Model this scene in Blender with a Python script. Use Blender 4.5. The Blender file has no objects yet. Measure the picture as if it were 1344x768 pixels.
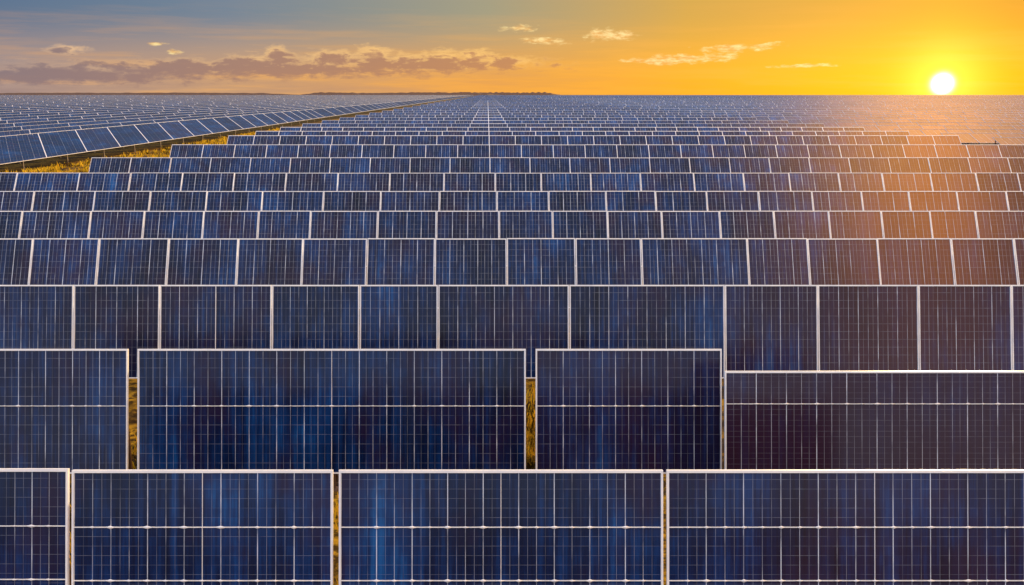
import bpy, math, random
from mathutils import Vector, noise as mnoise
random.seed(7)
C = bpy.context.scene.collection
sc = bpy.context.scene
sc.view_settings.view_transform = 'Standard'; sc.view_settings.look = 'None'; sc.view_settings.exposure = 0

# ------------------------------------------------------------------ camera
F = 1164.0; P = math.atan(261.0/F); H = 8.0; ZT = 4.6; CZ = ZT + H
cam = bpy.data.cameras.new('camera'); co = bpy.data.objects.new('camera', cam); C.objects.link(co)
cam.sensor_width = 36; cam.lens = 36*F/1344; cam.shift_x = 32/1344.0
cam.clip_end = 20000; cam.clip_start = .5
co.location = (0, 0, CZ); co.rotation_euler = (math.pi/2 - P, 0, 0)
sc.camera = co
cp, sp_ = math.cos(P), math.sin(P)
def ray(px, py):
    x = (px-640)/F; y = (384-py)/F
    return Vector((x, cp + y*sp_, -sp_ + y*cp))
def row_t(py, h=H): return h / -ray(640, py).z            # scale along the ray
def proj_x(X, Y, Z):
    dpt = Y*cp - (Z-CZ)*sp_
    return 640 + F*X/dpt
def azel(px, py):
    d = ray(px, py); return math.atan2(d.x, d.y), math.atan2(d.z, math.hypot(d.x, d.y))

def lin(c):
    r = []
    for v in c:
        v /= 255.0
        r.append(v/12.92 if v <= .04045 else ((v+.055)/1.055)**2.4)
    return tuple(r) + (1.0,)

# ------------------------------------------------------------------ node helper
class NT:
    def __init__(s, t): s.t = t
    def n(s, typ, **kw):
        nd = s.t.nodes.new(typ)
        for k, v in kw.items(): setattr(nd, k, v)
        return nd
    def put(s, sock, v):
        if isinstance(v, bpy.types.NodeSocket): s.t.links.new(v, sock)
        elif v is not None: sock.default_value = v
    def m(s, op, a, b=None, c=None, clamp=False):
        nd = s.n('ShaderNodeMath', operation=op, use_clamp=clamp)
        s.put(nd.inputs[0], a); s.put(nd.inputs[1], b); s.put(nd.inputs[2], c)
        return nd.outputs[0]
    def mix(s, f, a, b, bt='MIX'):
        nd = s.n('ShaderNodeMix', data_type='RGBA', blend_type=bt)
        s.put(nd.inputs[0], f); s.put(nd.inputs[6], a); s.put(nd.inputs[7], b)
        return nd.outputs[2]
    def comb(s, x, y, z):
        nd = s.n('ShaderNodeCombineXYZ'); s.put(nd.inputs[0], x); s.put(nd.inputs[1], y); s.put(nd.inputs[2], z)
        return nd.outputs[0]
    def noise(s, vec, scale, detail=4, rough=.5):
        nd = s.n('ShaderNodeTexNoise'); s.put(nd.inputs['Vector'], vec)
        nd.inputs['Scale'].default_value = scale; nd.inputs['Detail'].default_value = detail
        nd.inputs['Roughness'].default_value = rough
        return nd.outputs[0]
    def rng(s, v, a, b, c=0., d=1., smooth=False):
        nd = s.n('ShaderNodeMapRange'); nd.interpolation_type = 'SMOOTHSTEP' if smooth else 'LINEAR'
        s.put(nd.inputs[0], v)
        for i, q in enumerate((a, b, c, d)): s.put(nd.inputs[1+i], q)
        return nd.outputs[0]
    def ramp(s, f, stops):
        nd = s.n('ShaderNodeValToRGB'); s.put(nd.inputs[0], f)
        el = nd.color_ramp.elements
        while len(el) < len(stops): el.new(.5)
        for e, (p, c) in zip(el, stops): e.position = p; e.color = c
        return nd.outputs[0]

# ------------------------------------------------------------------ world
w = bpy.data.worlds.new('World'); sc.world = w; w.use_nodes = True
try:
    w.cycles.sampling_method = 'MANUAL'; w.cycles.sample_map_resolution = 512
except Exception as ex: print(ex)
t = w.node_tree; t.nodes.clear(); N = NT(t)
tc = N.n('ShaderNodeTexCoord'); sep = N.n('ShaderNodeSeparateXYZ'); t.links.new(tc.outputs['Generated'], sep.inputs[0])
X, Y, Z = sep.outputs
az = N.m('ARCTAN2', X, Y); el = N.m('ARCSINE', Z)
SA, SE = azel(1237, 110)
A0 = azel(0, 60)[0]; A1 = azel(1344, 60)[0]
def ap(px): return (azel(px, 60)[0]-A0)/(A1-A0)
f = N.rng(az, A0, A1)
low = N.ramp(f, [(0, lin((176,150,140))), (ap(300), lin((210,162,116))), (ap(640), lin((232,162,76))), (ap(900), lin((240,168,36))), (ap(1237), lin((247,178,18))), (1, lin((238,160,10)))])
high = N.ramp(f, [(0, lin((84,110,142))), (ap(300), lin((106,126,148))), (ap(640), lin((154,150,126))), (ap(900), lin((200,156,70))), (ap(1237), lin((212,148,26))), (1, lin((200,132,16)))])
sky = N.mix(N.rng(el, .006, .09, smooth=True), low, high)
stv = N.comb(N.m('MULTIPLY', az, 3.0), N.m('MULTIPLY', el, 45.0), 0.0)
streak = N.noise(stv, 1.6, 5, .6)
lowm = N.rng(el, .055, .0)
sky = N.mix(N.m('MULTIPLY', N.rng(streak, .44, .68), N.m('MULTIPLY', lowm, N.rng(az, .3, -.35, 0., .65))), sky, lin((150,126,124)))
sky = N.mix(N.m('MULTIPLY', N.rng(streak, .52, .36), N.m('MULTIPLY', N.rng(el, .1, .01), .38)), sky, lin((252,176,74)))
dv = N.n('ShaderNodeVectorMath', operation='DOT_PRODUCT'); t.links.new(tc.outputs['Generated'], dv.inputs[0])
SD = Vector((math.sin(SA)*math.cos(SE), math.cos(SA)*math.cos(SE), math.sin(SE))); dv.inputs[1].default_value = SD
ang = N.m('ARCCOSINE', N.m('MINIMUM', dv.outputs['Value'], .9999999))
# unseen sky brightened to whiten the frames; golden lobe added to warm right-hand panels
over = N.mix(N.rng(Y, .2, -.9), (.55,.74,1.10,1), (.90,.96,1.12,1))
over = N.mix(N.m('MULTIPLY', N.rng(X, .28, .5, smooth=True), N.rng(el, -.05, .5, .05, 1.)), over, (1.35,.84,.52,1))
lx = N.m('MULTIPLY', N.m('SUBTRACT', X, .415), 1/.085)
lobe = N.m('MULTIPLY', N.m('EXPONENT', N.m('MULTIPLY', N.m('MULTIPLY', lx, lx), -1.)), N.rng(el, .5, .95))
over = N.mix(lobe, over, (9.,4.6,1.0,1))
mo = N.m('MAXIMUM', N.rng(el, .13, .55, smooth=True), N.rng(Y, .1, -.4))
sky = N.mix(mo, sky, over)
# clouds
cw_ = N.noise(N.comb(N.m('MULTIPLY', az, 30.), N.m('MULTIPLY', el, 60.), 3.), .8, 2, .5)
cn1 = N.noise(N.comb(N.m('ADD', N.m('MULTIPLY', az, 28.), cw_), N.m('MULTIPLY', el, 72.), 0.), 1.5, 9, .62)
cn2 = N.noise(N.comb(N.m('MULTIPLY', az, 40.), N.m('MULTIPLY', el, 140.), 7.), 2.0, 5, .6)
def blob(cx, cy, rx, ry):
    a, e = azel(cx, cy); ra = rx/F; re = ry/F
    u = N.m('MULTIPLY', N.m('SUBTRACT', az, a), 1/ra); v = N.m('MULTIPLY', N.m('SUBTRACT', el, e), 1/re)
    return N.m('SUBTRACT', 1.0, N.m('SQRT', N.m('ADD', N.m('MULTIPLY', u, u), N.m('MULTIPLY', v, v))))
def field(lst):
    r = None
    for b in lst:
        q = blob(*b); r = q if r is None else N.m('MAXIMUM', r, q)
    return r
band = field([(40,99,300,13),(330,91,360,13),(560,85,200,11),(350,82,70,15),(362,71,20,12),(440,79,60,16),(490,74,34,18),(535,80,40,13),(580,77,40,15),(625,75,36,13),(665,81,60,9),(240,86,60,11),(88,65,26,7)])
brt = field([(676,37,30,6),(798,46,38,10),(712,54,36,6),(905,76,70,7),(960,63,45,7),(1000,60,35,5),(860,80,60,5),(1060,86,50,3),(205,57,18,4),(228,68,14,4)])
nz = N.m('ADD', N.m('MULTIPLY', N.m('SUBTRACT', cn1, .5), 2.1), N.m('MULTIPLY', N.m('SUBTRACT', cn2, .5), 1.0))
bm = N.m('ADD', band, N.m('MULTIPLY', nz, .85))
warm = N.rng(az, -.5, .05)
topc = N.mix(warm, lin((226,186,150)), lin((255,202,116)))
corec = N.mix(warm, lin((132,116,124)), lin((184,128,92)))
shade = N.m('ADD', N.m('MULTIPLY', N.m('SUBTRACT', .040, el), 50.), N.m('ADD', N.m('MULTIPLY', N.m('SUBTRACT', cn1, .5), 3.0), N.rng(bm, .0, .8, -.3, .8)))
bc = N.mix(N.rng(shade, .0, 1.1, smooth=True), topc, corec)
sky = N.mix(N.rng(bm, .0, .7, 0., .9, smooth=True), sky, bc)
rm = N.m('ADD', brt, N.m('MULTIPLY', nz, 1.2))
rc = N.mix(N.rng(cn2, .4, .62), lin((230,170,96)), lin((255,228,160)))
sky = N.mix(N.rng(rm, .1, .8, 0., .9, smooth=True), sky, rc)
# sun and its glow
def gau(sig, k): 
    q = N.m('MULTIPLY', ang, 1/sig); return N.m('MULTIPLY', N.m('EXPONENT', N.m('MULTIPLY', N.m('MULTIPLY', q, q), -1.)), k)
def add(a, fac, col):
    nd = N.n('ShaderNodeVectorMath', operation='SCALE'); N.put(nd.inputs[0], col[:3]); N.put(nd.inputs['Scale'], fac)
    n2 = N.n('ShaderNodeVectorMath', operation='ADD'); N.put(n2.inputs[0], a); N.put(n2.inputs[1], nd.outputs[0]); return n2.outputs[0]
sky = add(sky, N.m('EXPONENT', N.m('MULTIPLY', ang, -17.)), (.20,.16,.0))
sky = add(sky, gau(.034, .5), (1,.72,.14))
sky = add(sky, gau(.0062, 20.), (1,.88,.62))
bg = N.n('ShaderNodeBackground'); t.links.new(sky, bg.inputs[0]); bg.inputs[1].default_value = 1.0
ns = N.n('ShaderNodeTexSky'); ns.sky_type = 'NISHITA'; ns.sun_disc = False; ns.sun_elevation = math.radians(3); ns.sun_rotation = SA
bg2 = N.n('ShaderNodeBackground'); t.links.new(ns.outputs[0], bg2.inputs[0]); bg2.inputs[1].default_value = .01
ad = N.n('ShaderNodeAddShader'); t.links.new(bg.outputs[0], ad.inputs[0]); t.links.new(bg2.outputs[0], ad.inputs[1])
ow = N.n('ShaderNodeOutputWorld'); t.links.new(ad.outputs[0], ow.inputs[0])

sl = bpy.data.lights.new('sun', 'SUN'); so = bpy.data.objects.new('sun', sl); C.objects.link(so)
sl.energy = 5; sl.angle = math.radians(.6); sl.color = (1, .70, .36)
e = math.radians(4); D = Vector((math.sin(SA)*math.cos(e), math.cos(SA)*math.cos(e), math.sin(e)))
so.rotation_euler = D.to_track_quat('Z', 'Y').to_euler()

# ------------------------------------------------------------------ materials
def mat(name):
    m = bpy.data.materials.new(name); m.use_nodes = True; m.node_tree.nodes.clear()
    n = NT(m.node_tree); b = n.n('ShaderNodeBsdfPrincipled'); o = n.n('ShaderNodeOutputMaterial')
    m.node_tree.links.new(b.outputs[0], o.inputs[0]); return m, n, b
def glass_material(name, dusty):
    MG, n, b = mat(name)
    uv = n.n('ShaderNodeUVMap'); su = n.n('ShaderNodeSeparateXYZ'); n.t.links.new(uv.outputs[0], su.inputs[0])
    u, v = su.outputs[0], su.outputs[1]
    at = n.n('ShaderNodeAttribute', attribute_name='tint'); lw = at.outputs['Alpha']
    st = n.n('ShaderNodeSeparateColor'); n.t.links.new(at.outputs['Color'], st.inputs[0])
    bright, painted_glow, teal = st.outputs
    geo = n.n('ShaderNodeNewGeometry'); sg = n.n('ShaderNodeSeparateXYZ'); n.t.links.new(geo.outputs['Position'], sg.inputs[0])
    gx, gy, gz = sg.outputs
    pv = n.comb(gx, n.m('MULTIPLY', gy, .35), n.m('MULTIPLY', gz, .45))
    n1 = n.noise(pv, .42, 5, .6)
    n2 = n.noise(n.comb(n.m('MULTIPLY', gx, 6.), n.m('MULTIPLY', gy, .2), n.m('MULTIPLY', gz, .16)), .9, 5, .72)
    n3 = n.noise(n.comb(gx, gy, n.m('MULTIPLY', gz, .6)), .45, 5, .6)
    cell = n.n('ShaderNodeTexWhiteNoise'); cell.noise_dimensions = '2D'
    cv = n.comb(n.m('FLOOR', n.m('MULTIPLY', u, 4.)), n.m('FLOOR', n.m('MULTIPLY', v, 6.)), 0.); n.t.links.new(cv, cell.inputs['Vector'])
    k = n.m('ADD', n.m('MULTIPLY', n1, .90), n.m('ADD', n.m('MULTIPLY', n2, .78), n.m('MULTIPLY', cell.outputs['Value'], .05)))
    base = n.ramp(n.rng(k, .62, 1.14), [(0, (.0018,.004,.020,1)), (.40, (.003,.012,.062,1)), (.72, (.005,.036,.160,1)), (1, (.010,.10,.34,1))])
    base = n.mix(n.rng(n3, .50, .64, 0., .65), base, (.020,.009,.040,1))
    base = n.mix(painted_glow, base, (.38,.140,.040,1))  # warm sunset glow painted into the glass colour
    base = n.mix(teal, base, (.038,.014,.030,1))
    if dusty: base = n.mix(.25, base, (.02,.06,.17,1))
    bb = n.n('ShaderNodeVectorMath', operation='SCALE'); n.put(bb.inputs[0], base); n.put(bb.inputs['Scale'], bright); base = bb.outputs[0]
    def dist(x, s=1.0): return n.m('PINGPONG', n.m('MULTIPLY', x, s), .5)
    du = dist(u); dh = dist(u, 2.); dm = dist(u, 4.); dvm = dist(v, 6.)
    major = n.m('LESS_THAN', du, lw)
    half = n.m('LESS_THAN', dh, n.m('MULTIPLY', lw, 1.4))
    minor = n.m('LESS_THAN', dm, n.m('MULTIPLY', lw, 2.0)); minv = n.m('LESS_THAN', dvm, n.m('MULTIPLY', lw, 1.9))
    g1 = n.rng(n.noise(n.comb(n.m('MULTIPLY', gx, 7.), n.m('MULTIPLY', gy, .6), n.m('MULTIPLY', gz, .8)), 1.0, 3, .6), .40, .60, .28, 1.)
    g2 = n.rng(n.noise(n.comb(n.m('MULTIPLY', gx, .9), n.m('MULTIPLY', gz, 3.), gy), 1.6, 3, .6), .38, .66, .15, 1.)
    lm = n.m('MAXIMUM', n.m('MAXIMUM', n.m('MULTIPLY', major, n.m('MULTIPLY', g1, 1.0)), n.m('MULTIPLY', half, n.m('MULTIPLY', g1, .60))),
         n.m('MAXIMUM', n.m('MULTIPLY', minor, n.m('MULTIPLY', g1, .30)), n.m('MULTIPLY', minv, n.m('MULTIPLY', g2, .20))))
    if dusty: lm = n.m('MULTIPLY', lm, .35)
    base = n.mix(lm, base, (.60,.68,.84,1))
    n.t.links.new(base, b.inputs['Base Color'])
    b.inputs['IOR'].default_value = 1.5
    if dusty:
        b.inputs['Roughness'].default_value = .45; b.inputs['Specular IOR Level'].default_value = .03
    else:
        n.t.links.new(n.rng(n3, .3, .7, .10, .22), b.inputs['Roughness']); b.inputs['Specular IOR Level'].default_value = .28
    return MG
MG = glass_material('solar_glass', False)
MGD = glass_material('dusty_solar_glass', True)

MF, n, b = mat('white_aluminium')
geo = n.n('ShaderNodeNewGeometry')
q = n.noise(geo.outputs['Position'], 1.5, 4, .6)
n.t.links.new(n.mix(n.rng(q, .35, .7), (.97,.98,.99,1), (.78,.82,.90,1)), b.inputs['Base Color'])
b.inputs['Metallic'].default_value = .1; b.inputs['Roughness'].default_value = .4

MFD, n, b = mat('grey_aluminium')
geo = n.n('ShaderNodeNewGeometry')
q = n.noise(geo.outputs['Position'], .05, 4, .6)
n.t.links.new(n.mix(n.rng(q, .35, .65), (.62,.64,.70,1), (.36,.40,.50,1)), b.inputs['Base Color'])
b.inputs['Metallic'].default_value = .1; b.inputs['Roughness'].default_value = .5

MS, n, b = mat('galvanised_steel')
geo = n.n('ShaderNodeNewGeometry')
q = n.noise(geo.outputs['Position'], 6, 5, .6)
n.t.links.new(n.mix(n.rng(q, .35, .65), (.14,.10,.07,1), (.18,.08,.03,1)), b.inputs['Base Color'])
b.inputs['Metallic'].default_value = .1; b.inputs['Roughness'].default_value = .6

MB_, n, b = mat('panel_back_sheet')
geo = n.n('ShaderNodeNewGeometry'); q = n.noise(geo.outputs['Position'], 3, 3)
n.t.links.new(n.mix(q, (.06,.04,.03,1), (.14,.10,.08,1)), b.inputs['Base Color']); b.inputs['Roughness'].default_value = .6

MGr, n, b = mat('dry_grass_ground')
geo = n.n('ShaderNodeNewGeometry')
q1 = n.noise(geo.outputs['Position'], .14, 6, .7); q2 = n.noise(geo.outputs['Position'], 2.5, 6, .7)
c = n.mix(n.rng(q1, .44, .54), (.50,.29,.02,1), (.05,.03,.010,1))
c = n.mix(n.rng(q2, .44, .56, 0., .92), c, (.03,.016,.005,1))
n.t.links.new(c, b.inputs['Base Color']); b.inputs['Roughness'].default_value = 1.
b.inputs['Specular IOR Level'].default_value = .1
bp = n.n('ShaderNodeBump'); bp.inputs['Strength'].default_value = .8; n.t.links.new(q2, bp.inputs['Height']); n.t.links.new(bp.outputs[0], b.inputs['Normal'])

MBl = bpy.data.materials.new('grass_blades'); MBl.use_nodes = True; MBl.node_tree.nodes.clear(); n = NT(MBl.node_tree)
geo = n.n('ShaderNodeNewGeometry'); q = n.noise(geo.outputs['Position'], .5, 7, .78)
col = n.mix(n.rng(q, .48, .55), (1.,.66,.04,1), (.05,.034,.01,1))
d1 = n.n('ShaderNodeBsdfDiffuse'); d2 = n.n('ShaderNodeBsdfTranslucent'); mx = n.n('ShaderNodeMixShader'); mx.inputs[0].default_value = .4
n.t.links.new(col, d1.inputs[0]); n.t.links.new(col, d2.inputs[0]); n.t.links.new(d1.outputs[0], mx.inputs[1]); n.t.links.new(d2.outputs[0], mx.inputs[2])
o = n.n('ShaderNodeOutputMaterial'); n.t.links.new(mx.outputs[0], o.inputs[0])

MH, n, b = mat('far_hill_trees')
geo = n.n('ShaderNodeNewGeometry'); q = n.noise(geo.outputs['Position'], .02, 5)
n.t.links.new(n.mix(q, (.07,.04,.03,1), (.14,.08,.04,1)), b.inputs['Base Color']); b.inputs['Roughness'].default_value = 1

# ------------------------------------------------------------------ mesh builder
class MB:
    def __init__(s): s.v = []; s.f = []; s.mi = []; s.uv = []; s.col = []
    def quad(s, pts, uvs=None, col=None, mi=0):
        i = len(s.v); s.v += [tuple(p) for p in pts]; s.f.append(tuple(range(i, i+len(pts)))); s.mi.append(mi)
        s.uv.append(uvs or [(0.5,0.5)]*len(pts)); s.col.append(col or [(1,0,0,.02)]*len(pts))
    def hexa(s, p, mi=0):
        for q in ((0,3,2,1), (4,5,6,7), (0,1,5,4), (1,2,6,5), (2,3,7,6), (3,0,4,7)): s.quad([p[i] for i in q], mi=mi)
    def build(s, name, mats, parent=None):
        me = bpy.data.meshes.new(name); me.from_pydata(s.v, [], s.f)
        for m in mats: me.materials.append(m)
        me.polygons.foreach_set('material_index', s.mi)
        ul = me.uv_layers.new(name='UVMap'); flat = [c for fu in s.uv for p in fu for c in p]; ul.data.foreach_set('uv', flat)
        ca = me.color_attributes.new('tint', 'FLOAT_COLOR', 'CORNER')
        ca.data.foreach_set('color', [c for fc in s.col for p in fc for c in p])
        me.update()
        o = bpy.data.objects.new(name, me); C.objects.link(o)
        if parent: o.parent = parent
        return o

SLANT = 4.0
def painted_glow_at(x, d):  # strength of the sunset glow painted on the right-hand glass
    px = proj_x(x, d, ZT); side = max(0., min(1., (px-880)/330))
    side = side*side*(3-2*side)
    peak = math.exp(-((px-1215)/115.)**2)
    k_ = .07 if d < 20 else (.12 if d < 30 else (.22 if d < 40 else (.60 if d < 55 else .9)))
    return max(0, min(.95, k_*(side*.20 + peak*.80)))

class Spec: pass
def spec(width, d, tilt, slant, zt, cellw, vunit, lw, fw, nmod, xw, bar, divw, sh=0., ft=None):
    s = Spec(); s.w = width; s.tilt = tilt; s.L = slant; s.zt = zt; s.cellw = cellw; s.vu = vunit; s.lw = lw; s.fw = fw
    s.nmod = nmod; s.bar = bar; s.divw = divw; s.d = d; s.x = xw; s.sh = sh; s.bars = [vunit]; s.ft = ft or min(.3, fw*1.3)
    s.band = False; s.purple = 0.; s.grey = d > 230
    return s
def geom(s, org=(0,0,0)):
    ct, st = math.cos(s.tilt), math.sin(s.tilt); zo = s.zt
    if s.band:      # long tables facing right: u runs away from the viewer, q down the slope toward +x
        def T(u, q, nn):
            r = s.L - q
            return (org[0] - r*ct + nn*st, org[1] + u + r*s.sh, org[2] + zo - q*st + nn*ct)
        return T
    def T(u, q, nn):
        return (org[0] + u, org[1] - q*ct - nn*st + u*s.sh, org[2] + zo - q*st + nn*ct)
    return T
def slab(mb, T, u0, u1, s0, s1, n0, n1, mi=0):
    mb.hexa([T(u0,s0,n0), T(u1,s0,n0), T(u1,s1,n0), T(u0,s1,n0), T(u0,s0,n1), T(u1,s0,n1), T(u1,s1,n1), T(u0,s1,n1)], mi)
def do_glass(mb, s, T, mi=0):
    u0, u1 = -s.w/2+s.fw, s.w/2-s.fw; q0, q1 = s.fw*.5, s.L-.01
    nc = max(1, round((u1-u0)/s.cellw)); du = (u1-u0)/nc
    for k in range(s.nmod):
        a = u0+(u1-u0)*k/s.nmod; b2 = u0+(u1-u0)*(k+1)/s.nmod
        v_ = .08 if s.d < 40 else .18
        br = (1.0 if s.d < 120 else 1.1)*random.uniform(1-v_, 1+v_)
        xa, xb = (s.x, s.x) if s.band else (s.x+a, s.x+b2)
        ba, bb_ = painted_glow_at(xa, s.d), painted_glow_at(xb, s.d); j = random.uniform(-.02, .02) if s.d > 30 else 0
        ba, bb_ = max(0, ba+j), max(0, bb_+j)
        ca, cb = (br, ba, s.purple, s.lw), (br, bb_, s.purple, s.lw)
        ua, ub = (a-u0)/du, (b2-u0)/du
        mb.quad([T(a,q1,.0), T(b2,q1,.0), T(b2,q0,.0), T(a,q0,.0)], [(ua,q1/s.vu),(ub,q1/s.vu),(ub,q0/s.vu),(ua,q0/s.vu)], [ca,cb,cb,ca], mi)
def do_back(mb, s, T, mi=0): 
    u0, u1 = -s.w/2+.01, s.w/2-.01
    mb.quad([T(u0,.02,-.03), T(u1,.02,-.03), T(u1,s.L-.02,-.03), T(u0,s.L-.02,-.03)], mi=mi)
def do_frame(mb, s, T, mi=0):
    h = s.w/2; f_ = s.fw; ft = s.ft; hi = .035; fb = s.ft*.6 if s.band else s.fw
    slab(mb, T, -h, h, 0, ft, -.06, hi, mi); slab(mb, T, -h, h, s.L-fb, s.L, -.06, hi, mi)
    slab(mb, T, -h, -h+f_, ft, s.L-fb, -.06, hi-.002, mi); slab(mb, T, h-f_, h, ft, s.L-fb, -.06, hi-.002, mi)
    if s.divw:
        for k in range(1, s.nmod):
            c_ = -h+s.w*k/s.nmod; slab(mb, T, c_-s.divw/2, c_+s.divw/2, ft, s.L-f_, .002, .02, mi)
def do_bar(mb, s, T, q):
    h = s.w/2-s.fw; bw = s.bar
    slab(mb, T, -h, h, q-bw/2, q+bw/2, .003, .024)
    nc = max(1, round(2*h/s.cellw)); du = 2*h/nc
    for k in range(1, 2*nc):
        big = 1. if k % 2 == 0 else .75
        c_ = -h+k*du/2; r = bw*random.uniform(4.5, 8.)*big; r2 = bw*random.uniform(1.3, 1.9)*big
        # slim white shape added for a glint on the bar, pointed at both ends
        p = [T(c_-r,q,.026), T(c_-r*.35,q+r2*.6,.026), T(c_,q+r2,.026), T(c_+r*.35,q+r2*.6,.026), T(c_+r,q,.026), T(c_+r*.35,q-r2*.6,.026), T(c_,q-r2,.026), T(c_-r*.35,q-r2*.6,.026)]
        pt = T(c_,q,.05)
        for i in range(8): mb.quad([p[i], p[(i+1)%8], pt])
def leg_mesh(s, u, q, mb=None, org=(0,0,0), mi=0):
    mb = mb or MB(); T = geom(s, org); x, y, z = T(u, q, -.13); r = .055 if s.L < 5 else .07
    mb.hexa([(x-r,y-r,0),(x+r,y-r,0),(x+r,y+r,0),(x-r,y+r,0),(x-r,y-r,z-.04),(x+r,y-r,z-.04),(x+r,y+r,z+.03),(x-r,y+r,z+.03)], mi)
    mb.hexa([(x-.16,y-.16,-.02),(x+.16,y-.16,-.02),(x+.16,y+.16,-.02),(x-.16,y+.16,-.02),(x-.13,y-.13,.06),(x+.13,y-.13,.06),(x+.13,y+.13,.06),(x-.13,y+.13,.06)], mi)
    return mb
ORD = 'zeroth first second third fourth fifth sixth seventh eighth ninth tenth eleventh twelfth thirteenth fourteenth fifteenth sixteenth seventeenth eighteenth nineteenth twentieth'.split()
def ordw(i):
    if i <= 20: return ORD[i]
    tens = {2:'twenty',3:'thirty',4:'forty',5:'fifty',6:'sixty',7:'seventy',8:'eighty',9:'ninety'}.get(i//10, 'hundred')
    return tens+'-'+ORD[i%10] if i%10 else {30:'thirtieth',40:'fortieth'}.get(i, tens+'-tenth')

panels = []       # (area, spec, loc, label, group)
def add_panel(area, s, loc, label, group): panels.append((area, s, loc, label, group))
R = math.radians
rows = [
 (617, [(-230,90),(95,437),(445,870),(875,1420)]),
 (458, [(-190,168),(181,690),(703,947)]),
 (374, [-18,97,210,357,472,575,747,951,1073,1205,1327,1440]),
 (313, [-45,44,131,222,313,398,482,571,665,755,841,980,1059,1151,1248,1330,1420]),
 (277, [-60,30,120,190,268,340,408,496,573,655,725,797,868,944,1015,1087,1156,1220,1280,1350]),
 (251, [-35,45,125,198,272,345,425,500,577,652,720,795,860,927,995,1065,1130,1192,1255,1320,1390]),
 (227, [-40,23,105,172,240,308,376,444,512,583,650,710,775,840,910,975,1035,1100,1157,1220,1280,1335,1395]),
]
par = [ # cell width, v unit, line ratio, tilt
 (.80, 1.24, .012, 77), (.90, 1.83, .013, 77), (.80, 2.0, .016, 76), (.85, 2.0, .020, 67), (1.0, 2.0, .022, 64), (1.25, 2.0, .024, 62), (1.4, 2.0, .026, 58)]
for ri, (py, seps) in enumerate(rows):
    tt = row_t(py); d = tt*ray(640, py).y
    if isinstance(seps[0], tuple): pairs = seps
    else: pairs = list(zip(seps[:-1], seps[1:]))
    if ri == 1: pairs = pairs + [(951, 1430)]
    npn = len(pairs)
    for pi, (a, b_) in enumerate(pairs):
        t2, d2 = tt, d
        if ri == 1 and pi == 3: t2 = row_t(487); d2 = t2*ray(640, 487).y
        xa, xb = (a-640)/F*t2, (b_-640)/F*t2
        g = .015 if ri > 1 else 0
        wd = xb-xa-2*g
        cw, vu, lwv, tl = par[ri]
        nmod = {0: (1,2,2,2), 1: (1,2,1,1)}.get(ri, (1,)*40)[pi]
        if ri == 2 and pi == 2: nmod = 2
        if ri == 1 and pi == 3: vu = .97
        fw = max(.045, .00038*d2)
        s = spec(wd, d2, R(tl), SLANT, ZT + (random.uniform(-.012,.012) if ri > 2 else (.03 if (ri==0 and pi==0) else 0)), cw, vu, lwv, fw, nmod, (xa+xb)/2, .02 if ri < 2 else 0, .012 if ri < 2 else .03, 0., max(fw*1.3, .00062*d2))
        if ri == 0: s.bars = [1.24, 2.40]
        if ri == 1: s.purple = (.1, 0., .25, .75)[pi]
        if ri == 2 and pi >= 7: s.purple = .35
        if ri > 2: d2 += random.uniform(-.05, .05)
        side = ('from the left', pi+1) if pi < npn/2 else ('from the right', npn-pi)
        if ri == 0:
            lab = ['large blue solar panel cut off by the bottom left corner of the frame',
                   'large blue solar panel in the nearest row, between two narrow gaps, two modules wide',
                   'widest fully visible blue solar panel in the nearest row, right of the yellow gap',
                   'large solar panel filling the bottom right corner, right end of the nearest row'][pi]
        elif ri == 1:
            lab = ['dark solar panel at left edge in the second row, left of the first grass gap',
                   'very wide blue solar panel in the second row, standing between two open grass gaps',
                   'narrow dark blue solar panel in the second row, right of the right-hand grass gap',
                   'purple brown solar panel at right edge whose top sits lower than its second row neighbours'][pi]
        else:
            adj = 'warm tinted' if (a+b_)/2 > 1050 else 'deep blue'
            lab = f"{adj} solar panel, {ordw(ri+1)} row up from the bottom, {ordw(side[1])} {side[0]}"
        nexty = rows[ri-1][0] if ri else 768
        add_panel((min(b_,1344)-max(a,0))*(nexty-py), s, ((xa+xb)/2, d2, 0), lab, 'solar panels of the middle field')

PIT = 5.1; XL, XR = -52.0, 92.2
ylist = [207, 190, 178]
ds = [row_t(y)*ray(640, y).y for y in ylist]
while ds[-1] < 5200: ds.append(ds[-1]*(1.12 if ds[-1] < 900 else 1.15))
prev = row_t(227)*ray(640, 227).y
for ri, d in enumerate(ds):
    k0 = math.ceil((XL-.3)/PIT); k1 = math.floor((XR-.3)/PIT)
    mult = 1 if d < 500 else (2 if d < 1200 else 4)
    cols = []
    k_ = k0
    while k_ < k1:
        x0 = .3+k_*PIT; x1 = .3+(k_+mult)*PIT
        if proj_x(x1, d, ZT) > 0 and proj_x(x0, d, ZT) < 1344: cols.append((x0, x1))
        k_ += mult
    hp = H*F*(1/prev-1/d)
    tl = max(24, 54-ri*4)
    for ci, (x0, x1) in enumerate(cols):
        fw = min(.10, .00028*d)
        s = spec(x1-x0-.02, d, R(tl), SLANT, ZT+random.uniform(-.01,.01), 1.28 if d < 300 else 2.5, 2.0, .022, fw, 1, (x0+x1)/2, 0, 0, 0., min(.16, .0006*d))
        if abs(x0-.3) < .1 or abs(x1-.3) < .1: s.grey = False
        side = ('from the left', ci+1) if ci < len(cols)/2 else ('from the right', len(cols)-ci)
        adj = 'warm tinted' if proj_x((x0+x1)/2, d, ZT) > 1050 else 'small blue'
        lab = f"{adj} solar panel, {ordw(ri+8)} row from the bottom, {ordw(side[1])} {side[0]}"
        add_panel((x1-x0)/d*F*hp, s, ((x0+x1)/2, d+random.uniform(-.06,.06), 0), lab, 'solar panels of the middle field')
    prev = d

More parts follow.
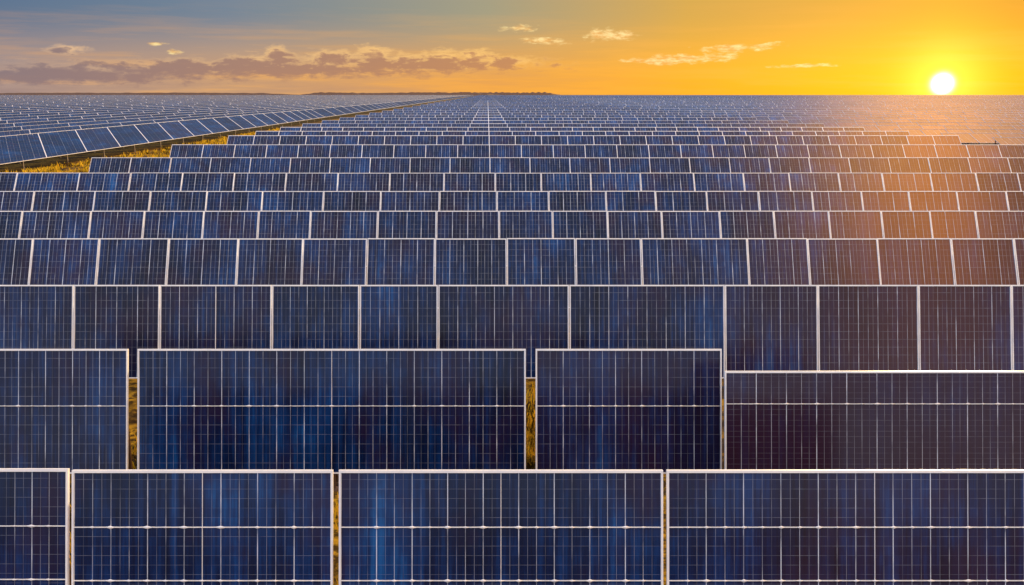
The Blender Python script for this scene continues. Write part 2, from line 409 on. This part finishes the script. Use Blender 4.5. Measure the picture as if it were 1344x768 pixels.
# right field: tilted rows turned slightly away from those of the middle field
d = 151; ri = 0; tr = math.tan(R(5))
while d < 5200:
    mult = 1 if d < 450 else (2 if d < 900 else (4 if d < 1800 else 8)); rt = 1.115 if d < 1500 else 1.2
    p_ = 5.6*mult; cols = []
    for k in range(200):
        cx = 94.4 + (k+.5)*p_; cy = d - (k+.5)*p_*tr
        if proj_x(cx-p_/2, cy, ZT) > 1349: break
        cols.append((cx, cy))
    for ci, (cx, cy) in enumerate(cols):
        s = spec(p_-.02, cy, R(20), 5.2, ZT, 1.4*mult, 2.6, .020, min(.20, .00024*cy), 1, cx, 0, 0, -tr, min(.26, .00055*cy))
        s.grey = True
        lab = f"amber lit solar panel, right field, {ordw(ri+1)} row back, {ordw(ci+1)} from left edge"
        add_panel(p_/cy*F*H*F*(1-1/rt)/cy, s, (cx, cy, 0), lab, 'solar panels of the right field')
    if cols: ri += 1
    d *= rt

# left field: long tilted bands running away from the viewer, parallel to the grass strip
Xb = 77.0; bi = 0; LB = 11.0; TB = R(18); ZB = 1.7+LB*math.sin(TB)
while Xb < 3200:
    y = Xb/.60 - 20; ci = 0
    while y < 5200:
        mult = 1 if y < 420 else (2 if y < 800 else (4 if y < 1400 else 12))
        p_ = (16. if bi == 0 else 24.)*mult; yc = y+p_/2
        if proj_x(-Xb, y+p_+18, 3) > -5:
            s = spec(p_-.02, yc, TB, LB, ZB, 4.*mult, LB/2, .02, min(1.6, .0009*yc), 1, -Xb, 0, 0, 1.7, min(.34, .0005*yc))
            s.band = True; s.grey = bi > 0
            ppx = abs(proj_x(-Xb, y+p_, 3)-proj_x(-Xb, y, 3)); hp = (8*.135*F/yc) if bi else 38*118/yc
            lab = f"grey blue solar panel, left field, {ordw(bi+1)} band from grass strip, {ordw(ci+1)} from the left"
            add_panel(ppx*hp, s, (-Xb, yc, 0), lab, 'solar panels of the left field'); ci += 1
        y += p_
    bi += 1; Xb = max(Xb*1.135, Xb+10.8)

panels.sort(key=lambda p: -p[0])
print('TOTAL PANELS', len(panels), 'cut area', panels[300][0] if len(panels) > 300 else 0)
seen = {}
for area, s, loc, lab, grp in panels[:300]:
    assert lab not in seen, lab
    seen[lab] = 1
    T = geom(s); GM = MGD if s.band else MG; FM = MFD if s.grey else MF
    if area > 330:
        r = bpy.data.objects.new('solar_panel', None); C.objects.link(r); r.location = loc
        r['label'] = lab; r['category'] = 'solar panel'; r['group'] = grp
        r.empty_display_size = .3
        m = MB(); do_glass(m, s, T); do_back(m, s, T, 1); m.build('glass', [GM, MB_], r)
        m = MB(); do_frame(m, s, T); m.build('frame', [FM], r)
        if s.bar:
            for q in s.bars:
                m = MB(); do_bar(m, s, T, q); m.build('cross_bar', [FM], r)
        for q in (.9, s.L-.9):
            m = MB(); slab(m, T, -s.w/2+.05, s.w/2-.05, q-.05, q+.05, -.13, -.062); m.build('rail', [MS], r)
        us = [-s.w/2+.25, s.w/2-.25] + ([0] if s.w > 7 and not s.band else [])
        if s.band: us = [0]
        for uu in us:
            for q in (.9, s.L-.9): leg_mesh(s, uu, q).build('leg', [MS], r)
    else:
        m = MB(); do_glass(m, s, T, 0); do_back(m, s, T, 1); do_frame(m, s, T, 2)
        for uu in ((0,) if s.band else (-s.w/2+.3, s.w/2-.3)):
            for q in (.9, s.L-.9): leg_mesh(s, uu, q, m, mi=3)
        o = m.build('solar_panel', [GM, MB_, FM, MS]); o.location = loc
        o['label'] = lab; o['category'] = 'solar panel'; o['group'] = grp
m = MB()
for area, s, loc, lab, grp in panels[300:]:
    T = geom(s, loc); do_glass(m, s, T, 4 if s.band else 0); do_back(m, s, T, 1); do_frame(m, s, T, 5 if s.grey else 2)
    if loc[1] < 500:
        for uu in ((0,) if s.band else (-s.w/2+.3, s.w/2-.3)):
            for q in (.9, s.L-.9): leg_mesh(s, uu, q, m, loc, 3)
o = m.build('distant_solar_panels', [MG, MB_, MF, MS, MGD, MFD]); o['kind'] = 'stuff'
o['label'] = 'countless tiny solar panels merging toward the horizon beyond the countable rows'; o['category'] = 'solar panels'

# ------------------------------------------------------------------ ground, grass, hills
m = MB(); S = 9000
m.quad([(-S,-200,0),(S,-200,0),(S,S,0),(-S,S,0)]); o = m.build('ground', [MGr]); o['kind'] = 'structure'
def hill(x0, x1, y, hgt, seed, name):
    m = MB(); n_ = 160; pts = []
    for i in range(n_+1):
        f_ = i/n_; x = x0+(x1-x0)*f_
        env = min(1, min(f_, 1-f_)*7)
        z = hgt*env*(.75+.2*mnoise.noise(Vector((f_*4, seed, 0)))+.16*mnoise.noise(Vector((f_*40, seed, 3))))
        pts.append((x, max(.2, z)))
    for (xa, za), (xb, zb) in zip(pts[:-1], pts[1:]):
        m.quad([(xa,y,-1),(xb,y,-1),(xb,y+150,zb),(xa,y+150,za)]); m.quad([(xa,y+150,za),(xb,y+150,zb),(xb,y+900,-1),(xa,y+900,-1)])
    o = m.build(name, [MH]); o['kind'] = 'structure'
hill(-1250, 120, 5600, 25, 1., 'hills'); hill(-300, 520, 6000, 28, 5., 'hills'); hill(-3900, -1200, 6200, 24, 9., 'hills')

m = MB()
def blade(x, y, h, w_):
    a = random.uniform(0, math.pi); dx, dy = math.cos(a)*w_, math.sin(a)*w_; lx, ly = random.uniform(-.35,.35)*h, random.uniform(-.35,.35)*h
    m.quad([(x-dx,y-dy,0),(x+dx,y+dy,0),(x+lx*.4+dx*.6,y+ly*.4+dy*.6,h*.6),(x+lx,y+ly,h)])
def tufts(x0, x1, y0, y1, cnt, hmin, hmax, w_):
    for i in range(cnt):
        x = random.uniform(x0, x1); y = random.uniform(y0, y1)
        if mnoise.noise(Vector((x*.25, y*.12, 0))) < -.05: continue
        s_ = random.uniform(hmin, hmax)
        for j in range(6): blade(x+random.gauss(0,.25), y+random.gauss(0,.25), s_*random.uniform(.5,1), w_)
tufts(-75, -50, 88, 320, 5500, .4, 1.3, .08)
tufts(-80, -50, 88, 145, 1200, .4, 1.3, .07)
tufts(-12.5, -9.0, 18.2, 36, 800, .2, .9, .03)
tufts(-4.5, -1.5, 14, 26, 600, .2, .8, .025)
tufts(.3, 3.3, 18.2, 36, 800, .2, .9, .03)
tufts(-10.5, -7.5, 14, 26, 400, .2, .7, .025)
o = m.build('grass', [MBl]); o['kind'] = 'stuff'; o['label'] = 'dry yellow grass growing between and under the solar panels'; o['category'] = 'grass'
